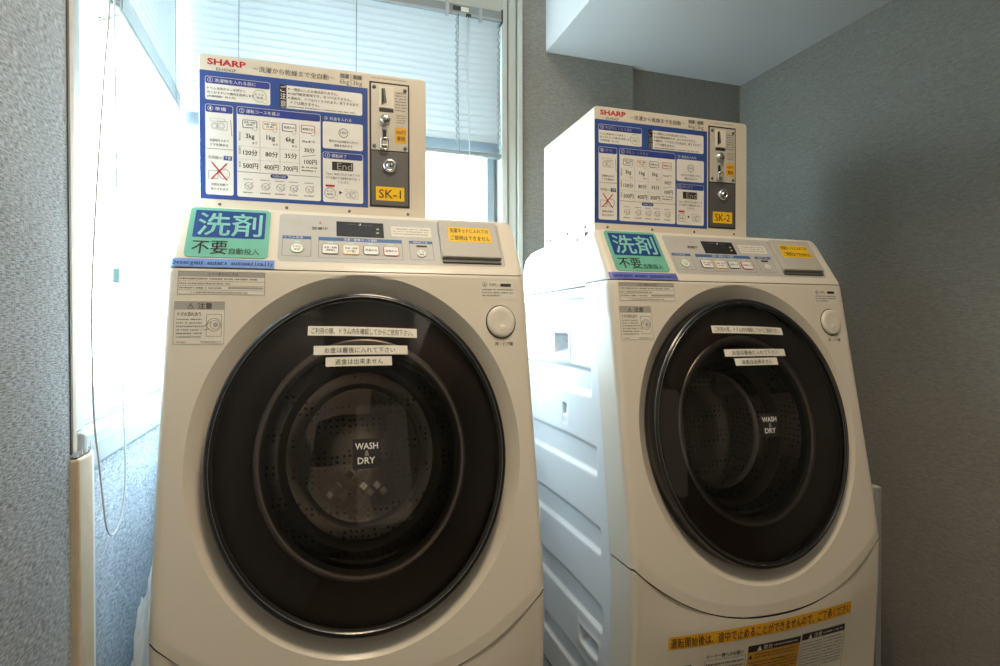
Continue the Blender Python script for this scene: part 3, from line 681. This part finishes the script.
    ax = lambda x, y, h: front(DCX+x, DCS+y, h)
    b = MB(); b.lathe([(0.185, -0.055), (0.20, -0.050), (0.235, -0.065), (0.245, -0.10), (0.245, -0.36), (0.235, -0.385), (0.12, -0.395), (0.10, -0.385), (0.001, -0.385)], ax, 'drum_steel', 72); b.build('drum_shell', dr)
    b = MB(); b.lathe([(0.250, -0.030), (0.250, -0.052), (0.195, -0.050), (0.185, -0.055)], ax, 'gasket', 64); b.build('door_gasket', dr)
    for k in range(3):
        b = MB(); a0 = 0.5+k*2*PI/3
        def lf(i, j, a0=a0):
            a = a0+(i-4)/4*0.16; r = 0.245-0.045*(1-((i-4)/4)**2)*min(1, j*1.0+0.2 if j < 1 else 1); return ax(r*math.cos(a), r*math.sin(a), -0.11-0.24*j)
        b.grid(lf, range(9), [0, 0.1, 0.3, 0.7, 0.9, 1.0], 'drum_steel'); b.build('lifter', dr)
    b = MB()                                                  # tilted facets added to stand in for mirror glints at the drum back
    for i in range(-2, 3):
        for j in range(-2, 3):
            if (i, j) == (0, 2) or (i, j) == (2, 0): continue
            cx, cy = (i-j)*0.0155, -0.098+(i+j)*0.0145
            ty = random.uniform(-0.35, 0.35); tx = random.uniform(-0.35, 0.35)
            c = [(-0.0095, 0), (0, -0.0095), (0.0095, 0), (0, 0.0095)]
            top = [ax(cx+a, cy+d_, -0.376+a*tx+d_*ty) for a, d_ in c]; bot = [ax(cx+a*1.25, cy+d_*1.25, -0.3852) for a, d_ in c]
            b.add(top+bot, [(0, 1, 2, 3)]+[(q, (q+1) % 4, 4+(q+1) % 4, 4+q) for q in range(4)], 'lock_steel')
    b.build('glint_facets', dr)
    # --- coin box
    cb = empty('coin_box', (0, 0, 0)); cb.parent = t
    b = MB(); q = []
    for cx, cz, a in ((BX+BW/2-0.010, 0.531-0.010, 0), (BX-BW/2+0.007, 0.531-0.007, 1)): q += [(cx+(0.010 if a == 0 else 0.007)*math.cos((a+k/5)*PI/2), H+cz+(0.010 if a == 0 else 0.007)*math.sin((a+k/5)*PI/2)) for k in range(6)]
    q += [(BX-BW/2, H+0.2268), (BX+BW/2, H+0.2268)]; b.prism(q, BY, BY+0.3274, 'coinbox', 1, 0.0015); b.build('box_body', cb)
    for x in (35, 158, 280, 401):
        b = MB(); b.lathe([(0.0032, 0), (0.0028, 0.0012), (0.0, 0.0018)], lambda a, c, h, x=x: coinface(x/1000+a, 0.003+c, h), 'plate_grey', 12); b.build('screw', cb)
    for yy in (0.05, 0.16, 0.28):
        b = MB(); b.lathe([(0.0045, 0), (0.004, 0.0018), (0.0, 0.0028)], lambda a, c, h, yy=yy: (BX-BW/2-h, BY+yy+a, 0.249+c+H), 'plate_grey', 12); b.build('screw', cb)
    sh = Sheet(coinface)
    sh.text('SHARP', 15, 272.5, 84, 285, 'red_print', 0, 0.03); sh.text('ES-HD62P', 31, 262.5, 66, 268, 'black_print', 0, 0.008)
    sh.text('－洗濯から乾燥まで全自動－', 97, 268.5, 251, 280, 'grey_print', 0, 0.035)
    sh.rect(262, 276, 281, 286, 'pale_print', 0); sh.text('洗濯', 263, 277, 280, 285, 'grey_print', 1, 0.04); sh.text('6kg', 262, 262, 281, 274, 'grey_print', 0); sh.rect(284, 262, 285, 286, 'grey_print', 0)
    sh.rect(288, 276, 307, 286, 'pale_print', 0); sh.text('乾燥', 289, 277, 306, 285, 'grey_print', 1, 0.04); sh.text('3kg', 288, 262, 307, 274, 'grey_print', 0)
    sh.rect(1, 12.5, 318, 261, 'blue_print', 0)
    def cell(u0, v0, u1, v1, hd, num=None, title=None, tw=0):
        sh.rect(u0, v0, u1, v1, 'white_print', 1, 4)
        if hd:
            sh.rect(u0+0.8, hd, u1-0.8, v1-0.8, 'header_blue', 2, 3.4); c = (hd+v1-0.8)/2
            sh.ring(u0+9, c, 4.8, 0.7, 'white_print', 3); sh.text(num, u0+7.6, c-2.6, u0+10.4, c+2.6, 'white_print', 3)
            sh.text(title, u0+17, c-3.6, u0+17+tw, c+3.6, 'white_print', 3, 0.015)
    cell(11, 204.5, 128.5, 250, 236, '0', '洗濯物を入れる前に', 74)
    for i, (tx, w) in enumerate((('ドラム洗浄ボタンを押すと', 68), ('約１分すすいで槽内を洗浄します', 84), ('(所要時間：約１分)', 50))): sh.text(tx, 15, 224.5-i*8, 15+w, 229.8-i*8, 'black_print', 3, 0.015)
    sh.ring(109, 221, 12.5, 1.1, 'green_print', 3); sh.text('ドラム', 101, 222, 117, 226.5, 'black_print', 3); sh.text('洗浄', 103, 215, 115, 220, 'black_print', 3, 0.02); sh.disc(119, 211, 4.5, 'white_print', 4); sh.ring(119, 211, 4.5, 0.6, 'ochre', 5)
    sh.rect(146, 202.5, 307, 248.5, 'white_print', 1, 4); sh.rect(146, 203, 159, 249, 'black_print', 2, 1.5); sh.stack('ご注意', 147.5, 204, 157.5, 248, 'white_print', 3, 0.03)
    for i, (tx, x, w) in enumerate((('一度投入したお金は戻りません。', 167, 91), ('100円硬貨専用です。おつりはでません。', 167, 118), ('運転中、ドアはロックされます。終了するまで', 167, 132), ('ドアは開きません。', 167, 55))):
        y = 238.5-i*9.0; sh.text(tx, x, y, x+w, y+6.2, 'black_print', 3, 0.02)
        if i < 3: sh.disc(163.5, y+3.2, 1.5, 'black_print', 3)
    sh.marks(163, 203.8, 300, 209, 1, 'black_print', 3)
    cell(11, 21, 60.5, 196, 180.5, '1', '準備', 20); sh.washer_icon(34, 156, 1.45); sh.line(56, 168, 58, 137, 1, 'grey_print', 2)
    sh.text('洗濯物を入れて', 18, 124, 53, 129, 'black_print', 3, 0.02); sh.text('ドアを閉める', 20, 115.5, 51, 120.5, 'black_print', 3, 0.02); sh.line(12, 110, 60, 110, 0.8, 'grey_print', 3)
    sh.text('洗剤投入', 15, 90, 41, 96.5, 'grey_print', 3); sh.rect(43, 89, 58, 97.5, 'header_blue', 2); sh.text('不要', 45, 90.5, 56, 96, 'white_print', 3)
    sh.frame(16, 52, 33, 68, 0.8, 'grey_print', 2); sh.ring(44, 62, 10, 0.8, 'grey_print', 2); sh.line(22, 84, 49, 50, 2.2, 'red_print', 4); sh.line(49, 83, 21, 51, 2.2, 'red_print', 4)
    sh.text('洗剤は自動で', 20, 38.5, 51, 43.5, 'black_print', 3, 0.02); sh.text('投入されます', 20, 30, 51, 35, 'black_print', 3, 0.02)
    cell(67, 20, 224, 197, 181.5, '2', '運転コースを選ぶ', 62)
    for x, y, m, l1, l2 in ((77, 172, 'grey_print', '洗濯・乾燥', '(標準)'), (114, 172, 'amber', '洗濯・乾燥', '(少量)'), (150, 172, 'navy', '洗濯のみ', None), (186, 172, 'red_print', '乾燥のみ', None)):
        sh.rect(x, y-16, x+27, y, m, 2, 3); sh.rect(x+1.2, y-14.8, x+25.8, y-1.2, 'white_print', 3, 2.4)
        if l2: sh.text(l1, x+3, y-7, x+24, y-3, 'black_print', 4, 0.03); sh.text(l2, x+7, y-12.5, x+20, y-8.3, 'black_print', 4, 0.03)
        else: sh.text(l1, x+3, y-10.5, x+24, y-5.5, 'black_print', 4, 0.03)
        sh.disc(x+23, y-17, 4, 'white_print', 4); sh.ring(x+23, y-17, 4, 0.7, 'pale_print', 5)
    for x in (109, 146, 183): sh.line(x, 73, x, 174, 0.6, 'pale_print', 2)
    for v in (120, 94):
        for k in range(29): sh.rect(70+k*3.95, v-0.3, 72.2+k*3.95, v+0.3, 'pale_print', 2)
    sh.line(68, 69, 223, 69, 0.8, 'grey_print', 2)
    for x, kg, mi, yen in ((77, '3kg', '120分', '500円'), (115, '1kg', '80分', '400円'), (151, '6kg', '35分', '300円')):
        sh.text(kg, x+6, 133, x+22, 145, 'black_print', 3, 0.008); sh.text('まで', x+18, 125, x+27, 129.5, 'black_print', 3, 0.02)
        sh.text(mi, x+(1 if len(mi) > 3 else 4), 102, x+27, 113, 'black_print', 3, 0.022); sh.text(yen, x+1, 76, x+28, 87, 'black_print', 3, 0.022)
    sh.text('3kgまで', 188, 136, 213, 141.5, 'black_print', 3, 0.02); sh.text('30分', 192, 117, 212, 127, 'black_print', 3, 0.022); sh.line(188, 108, 214, 113, 0.8, 'grey_print', 2); sh.text('100円', 192, 93, 216, 103, 'black_print', 3, 0.022); sh.marks(187, 77, 216, 90, 2, 'black_print', 3)
    for v0, v1, tx in ((130, 148, '洗濯容量'), (103, 119, '所要時間'), (78, 90, '料金')): sh.stack(tx, 70, v0, 74, v1, 'grey_print', 3)
    sh.rect(128, 60.5, 161, 68, 'header_blue', 3, 3.5); sh.text('洗濯物の目安', 132, 62, 157, 66.5, 'white_print', 4)
    for i, x in enumerate((88, 119, 147, 172, 202)):              # garments
        sh.ring(x, 42, 7.5, 0.7, 'grey_print', 2, 1.1, 7+i % 3); sh.ring(x+2, 41, 4, 0.6, 'grey_print', 2, 1.2, 5); sh.line(x-7, 45, x+3, 38, 0.6, 'grey_print', 2); sh.line(x+5, 47, x+9, 50, 0.7, 'grey_print', 2); sh.marks(x-10, 53, x+8, 57, 1, 'grey_print', 3); sh.marks(x-10, 26, x+10, 32, 1, 'black_print', 3)
    sh.text('③', 231, 187, 238, 194, 'white_print', 3); sh.text('料金を入れる', 242, 187, 285, 194, 'white_print', 3)
    cell(228, 129, 308, 184, None); sh.ring(269, 163, 9.5, 1, 'black_print', 3); sh.text('100', 263, 160.5, 275, 166, 'black_print', 3); sh.text('表示された料金を入れると', 240, 142.5, 299, 147.5, 'black_print', 3, 0.02); sh.text('運転を始めます', 250, 134, 287, 139, 'black_print', 3, 0.02)
    cell(228, 19.5, 308, 122, 108.5, '4', '運転終了', 30); sh.rect(246, 85.5, 288, 103, 'black_print', 2); sh.text('End', 256, 87.5, 286, 101, 'lcd_mark', 3); 
    sh.text('「End」表示されたら終了です', 235, 75, 302, 80, 'black_print', 3, 0.015); sh.text('ドアを開けて洗濯物を取り出して', 235, 67, 302, 72, 'black_print', 3, 0.015); sh.text('ください', 258, 59, 280, 64, 'black_print', 3, 0.015)
    sh.rect(233, 51, 251, 55, 'red_print', 3); sh.ring(242, 38, 11, 0.9, 'grey_print', 3); sh.text('ドア', 236, 39, 248, 43, 'black_print', 3); sh.text('解錠', 236, 33.5, 248, 37.5, 'black_print', 3, 0.02); sh.disc(253, 29, 4.5, 'white_print', 4); sh.ring(253, 29, 4.5, 0.6, 'pale_print', 5)
    sh.poly([(260, 36), (260, 44), (266, 40)], 'black_print', 3); sh.washer_icon(284, 36, 1.25)
    sh.marks(326, 283, 402, 286.6, 1, 'black_print', 0)
    sh.build('instruction_print', cb)
    # coin mechanism
    cmr = 'coin_mechanism'
    b = MB(); q = lambda x, y, h: coinface(x/1000, y/1000, h)
    def cbox(x0, x1, y0, y1, h0, h1, m, bev=0.0): b.box(BX-BW/2+x0/1000, BX-BW/2+x1/1000, BY-h1, BY-h0, 0.2383+y0/1000+H, 0.2383+y1/1000+H, m, bev)
    cbox(321.5, 404.5, 15.5, 277, -0.001, 0.0012, 'black_print'); cbox(325, 401.5, 19, 132, 0, 0.0022, 'plate_grey', 0.0006); cbox(325, 401.5, 134.5, 273, 0, 0.0030, 'plate_light', 0.0008)
    cbox(341, 371, 223, 268, 0.002, 0.0045, 'white_paper', 0.0008); cbox(341, 371, 215, 221.5, 0.002, 0.0042, 'black_print', 0.0004)
    cbox(348.5, 355.5, 155, 177, 0.002, 0.0034, 'black_print'); cbox(346.5, 348.5, 153, 179, 0.002, 0.0050, 'steel', 0.0005); cbox(355.5, 357.5, 153, 179, 0.002, 0.0050, 'steel', 0.0005)
    b.add([q(346, 262, 0.0052), q(353, 264, 0.0052), q(357, 234, 0.0052), q(346, 228, 0.0052)], [(0, 1, 2, 3)], 'grey_print'); b.add([q(346, 262, 0.0054), q(349, 263, 0.0054), q(352, 236, 0.0054), q(346, 230, 0.0054)], [(0, 1, 2, 3)], 'black_print')
    cm = b.build('coin_mechanism', cb)
    b = MB(); fn = lambda x, y, h: coinface(0.3535+x, 0.198+y, h); b.lathe([(0.0105, 0.002), (0.0105, 0.008), (0.009, 0.011), (0.004, 0.0125), (0.0, 0.0125)], fn, 'steel', 24)
    b.lathe([(0.0055, 0.0122), (0.005, 0.016), (0.0, 0.0165)], lambda x, y, h: coinface(0.3535+x, 0.1945+y, h), 'plate_grey', 16); b.build('return_button', cb)
    b = MB(); b.tube([q(345+0*k, 138+k, 0.010) for k in range(0, 17, 4)]+[q(352+7*math.cos(a), 154+4*math.sin(a), 0.012) for a in (PI*0.75, PI*0.5, PI*0.25)]+[q(359, 154-k, 0.010) for k in range(0, 17, 4)]+[q(352+7*math.cos(a), 137+3*math.sin(a), 0.010) for a in (-PI*0.25, -PI*0.5, -PI*0.75)], 0.0019, 'lock_steel', 8, True)
    b.box(BX-BW/2+0.344, BX-BW/2+0.360, BY-0.010, BY-0.002, 0.2383+0.140+H, 0.2383+0.145+H, 'steel', 0.001); b.build('coin_slot_guard', cb)
    b = MB(); fn = lambda x, y, h: coinface(0.363+x, 0.102+y, h); b.lathe([(0.0145, 0.002), (0.0145, 0.007), (0.012, 0.010), (0.0085, 0.010), (0.0085, 0.006), (0.007, 0.006), (0.0065, 0.011), (0.0, 0.0115)], fn, 'lock_steel', 32)
    b.add([fn(a, c, 0.0118) for a, c in ((-0.0012, -0.005), (0.0012, -0.005), (0.0012, 0.005), (-0.0012, 0.005))], [(0, 1, 2, 3)], 'black_print'); b.build('cylinder_lock', cb)
    for x, y in ((331, 265), (395, 263), (331, 142), (395, 141)):
        b = MB(); b.lathe([(0.0042, 0.0028), (0.0038, 0.0046), (0.0, 0.0056)], lambda a, c, h, x=x, y=y: coinface(x/1000+a, y/1000+c, h), 'plate_grey', 12); b.build('plate_screw', cb)
    sh = Sheet(lambda u, v, h: coinface(u, v, h+0.003)); sh.rect(374, 151, 398, 184, 'amber', 0); sh.text('100円', 376, 170, 396, 178, 'black_print', 2); sh.text('専用', 378, 156, 394, 166, 'black_print', 2, 0.02); sh.build('price_sticker', cb)
    sh = Sheet(lambda u, v, h: coinface(u, v, h+0.003)); sh.marks(375, 217, 398, 260, 7, 'grey_print', 1); sh.marks(377, 192, 398, 212, 4, 'grey_print', 1); sh.build('fine_print', cb)
    return t
# punched stainless steel of the drum
m = mat('drum_steel', (0.50, 0.48, 0.45, 1), 0.32, 0.9)
n = m.node_tree; tcn = n.nodes.new('ShaderNodeTexCoord'); vo = n.nodes.new('ShaderNodeTexVoronoi'); vo.inputs['Scale'].default_value = 70; vo.inputs['Randomness'].default_value = 0.25
rp = n.nodes.new('ShaderNodeValToRGB'); rp.color_ramp.elements[0].position = 0.22; rp.color_ramp.elements[0].color = (0.14, 0.13, 0.12, 1); rp.color_ramp.elements[1].position = 0.30; rp.color_ramp.elements[1].color = (0.50, 0.48, 0.45, 1)
n.links.new(tcn.outputs['Object'], vo.inputs['Vector']); n.links.new(vo.outputs['Distance'], rp.inputs[0]); n.links.new(rp.outputs[0], n.nodes['Principled BSDF'].inputs['Base Color'])
mat('coinbox', (0.72, 0.66, 0.55, 1), 0.45)

def number_sticker(cb, txt):
    sh = Sheet(lambda u, v, h: coinface(u, v, h+0.0022)); sh.rect(334, 29, 393, 58, 'yellow', 0); sh.text(txt, 340, 34, 386, 52, 'black_print', 2, 0.0)
    return sh.build('number_sticker', cb)
def copy_tree(o, parent=None):
    c = o.copy(); C.objects.link(c)
    if parent: c.parent = parent
    for ch in [k for k in bpy.data.objects if k.parent == o]: copy_tree(ch, c)
    return c
wm1 = make_washer(); wm2 = copy_tree(wm1)
for wmx, loc, rz, txt in ((wm1, (0.086, 1.0875, 0), -0.0312, 'SK-1'), (wm2, (0.9367, 1.0879, 0), -0.0222, 'SK-2')):
    wmx.location = loc; wmx.rotation_euler = (0, 0, rz)
    number_sticker([k for k in wmx.children if k.name.startswith('coin_box')][0], txt)
d2 = [k for k in wm2.children if k.name.startswith('door') and k.type == 'EMPTY'][0]    # its two lower notices sit a little further down
for k in sorted((k for k in d2.children if k.name.startswith('door_sticker')), key=lambda k: k.name)[1:]:
    k.location = (0.006, DN[1]*0.019+NF[1]*0.0045, DN[2]*0.019+NF[2]*0.0045)
tp = [k for k in wm2.children if k.name.startswith('label_tape')][0]; tp.data = tp.data.copy(); tp.data.materials[0] = MATS['tape_violet']; tp['label'] = 'violet label tape with English lettering'
tag(wm1, 'ivory drum washer with coin box numbered SK-1, standing in front of the back window', 'washing machine', 'coin-operated washing machines')
tag(wm2, 'ivory drum washer numbered SK-2 with a long yellow notice strip below its door', 'washing machine', 'coin-operated washing machines')
# notices on the lower front of the right-hand machine
def lowmm(u, v, h): return lower(u, v, h)
sh = Sheet(lambda u, v, h: lower(u*0.985-0.009, v*0.985+0.003+0.0045*u/0.24, h), 0, (0, 0), 12)
sh.rect(-245, -668, 237, -640, 'amber', 1); sh.text('運転開始後は、途中で止めることができませんので、ご了承ください', -240, -665, 234, -643, 'black_print', 4, 0.008); sh.build('notice_strip', wm2)['label'] = 'long yellow strip with black lettering'
sh = Sheet(lambda u, v, h: lower(u*0.988-0.009, v+0.010, h), 0, (0, 0), 12)
sh.rect(-55, -800, 85, -685, 'ochre', 1); sh.rect(-55, -700, 85, -685, 'black_print', 2); sh.poly([(-32, -699), (-20, -699), (-26, -687)], 'white_print', 4); sh.text('警告', -16, -698, 8, -688, 'white_print', 4); sh.marks(12, -697, 80, -688, 1, 'white_paper', 4)
sh.poly([(-52, -716), (-42, -716), (-47, -706)], 'black_print', 4); sh.marks(-38, -718, 80, -704, 2, 'black_print', 4); sh.marks(-50, -760, 80, -722, 5, 'black_print', 4); sh.build('warning_label', wm2)
sh = Sheet(lambda u, v, h: lower(u*0.988-0.009, v+0.010, h), 0, (0, 0), 12)
sh.rect(89, -800, 220, -682, 'white_paper', 1); sh.rect(89, -698, 220, -682, 'black_print', 2); sh.poly([(108, -697), (119, -697), (113, -685)], 'white_print', 4); sh.text('注意', 124, -696, 148, -685, 'white_print', 4); sh.marks(152, -695, 215, -686, 1, 'white_paper', 4)
sh.frame(89, -800, 220, -682, 0.8, 'grey_print', 3); sh.rect(153, -800, 153.8, -698, 'grey_print', 3); sh.marks(92, -770, 150, -702, 9, 'grey_print', 4); sh.marks(157, -770, 217, -702, 9, 'grey_print', 4); sh.build('caution_label', wm2)
sh = Sheet(lambda u, v, h: lower(u*0.988-0.009, v+0.010, h), 0, (0, 0), 12)
sh.rect(-160, -800, -60, -703, 'white_paper', 1); sh.text('オーナー様へのお願い', -156, -700, -66, -690, 'black_print', 1, 0.02); sh.frame(-160, -800, -60, -703, 0.8, 'grey_print', 3); sh.marks(-156, -760, -64, -708, 5, 'black_print', 4); sh.build('owner_label', wm2)
sh = Sheet(lambda u, v, h: lower(u*0.988-0.009, v+0.010, h), 0, (0, 0), 12); sh.rect(-216, -745, -172, -705, 'white_paper', 1, 6); sh.rect(-214, -720, -190, -707, 'black_print', 2); sh.build('rating_label', wm2)

# ---------------------------------------------------------------- white bag behind the left washer
bm = bmesh.new(); bmesh.ops.create_icosphere(bm, subdivisions=5, radius=1)
from mathutils import noise
for p in bm.verts:
    c = p.co.copy(); k = noise.noise(c*2.1+Vector((3, 1, 7)))*0.22+noise.ridged_multi_fractal(c*3.4, 1.0, 2.2, 3, 0.9, 2.0)*0.14
    r = 0.9+k; x, y, z = c.x*r, c.y*r, c.z*r
    taper = 1-0.38*max(0, z)
    p.co = (-0.284+x*0.032*taper, 1.17+y*0.115*taper, max(0.003, 0.282+z*0.282))
b = MB(); b.bm(bm, 'bag_white', True); o = b.build('plastic_bag')
tag(o, 'crumpled white plastic bag squeezed between the left washer and the window wall', 'bag')
# board standing between the right washer and the wall
b = MB(); b.box(1.335, 1.352, 1.050, 1.66, 0.0, -0.401+H, 'board_white', 0.003); b.box(1.3345, 1.3525, 1.046, 1.0535, 0.0, -0.403+H, 'frame_white', 0.002)
tag(b.build('upright_board'), 'tall white board standing on edge between the right washer and the grey wall', 'board')
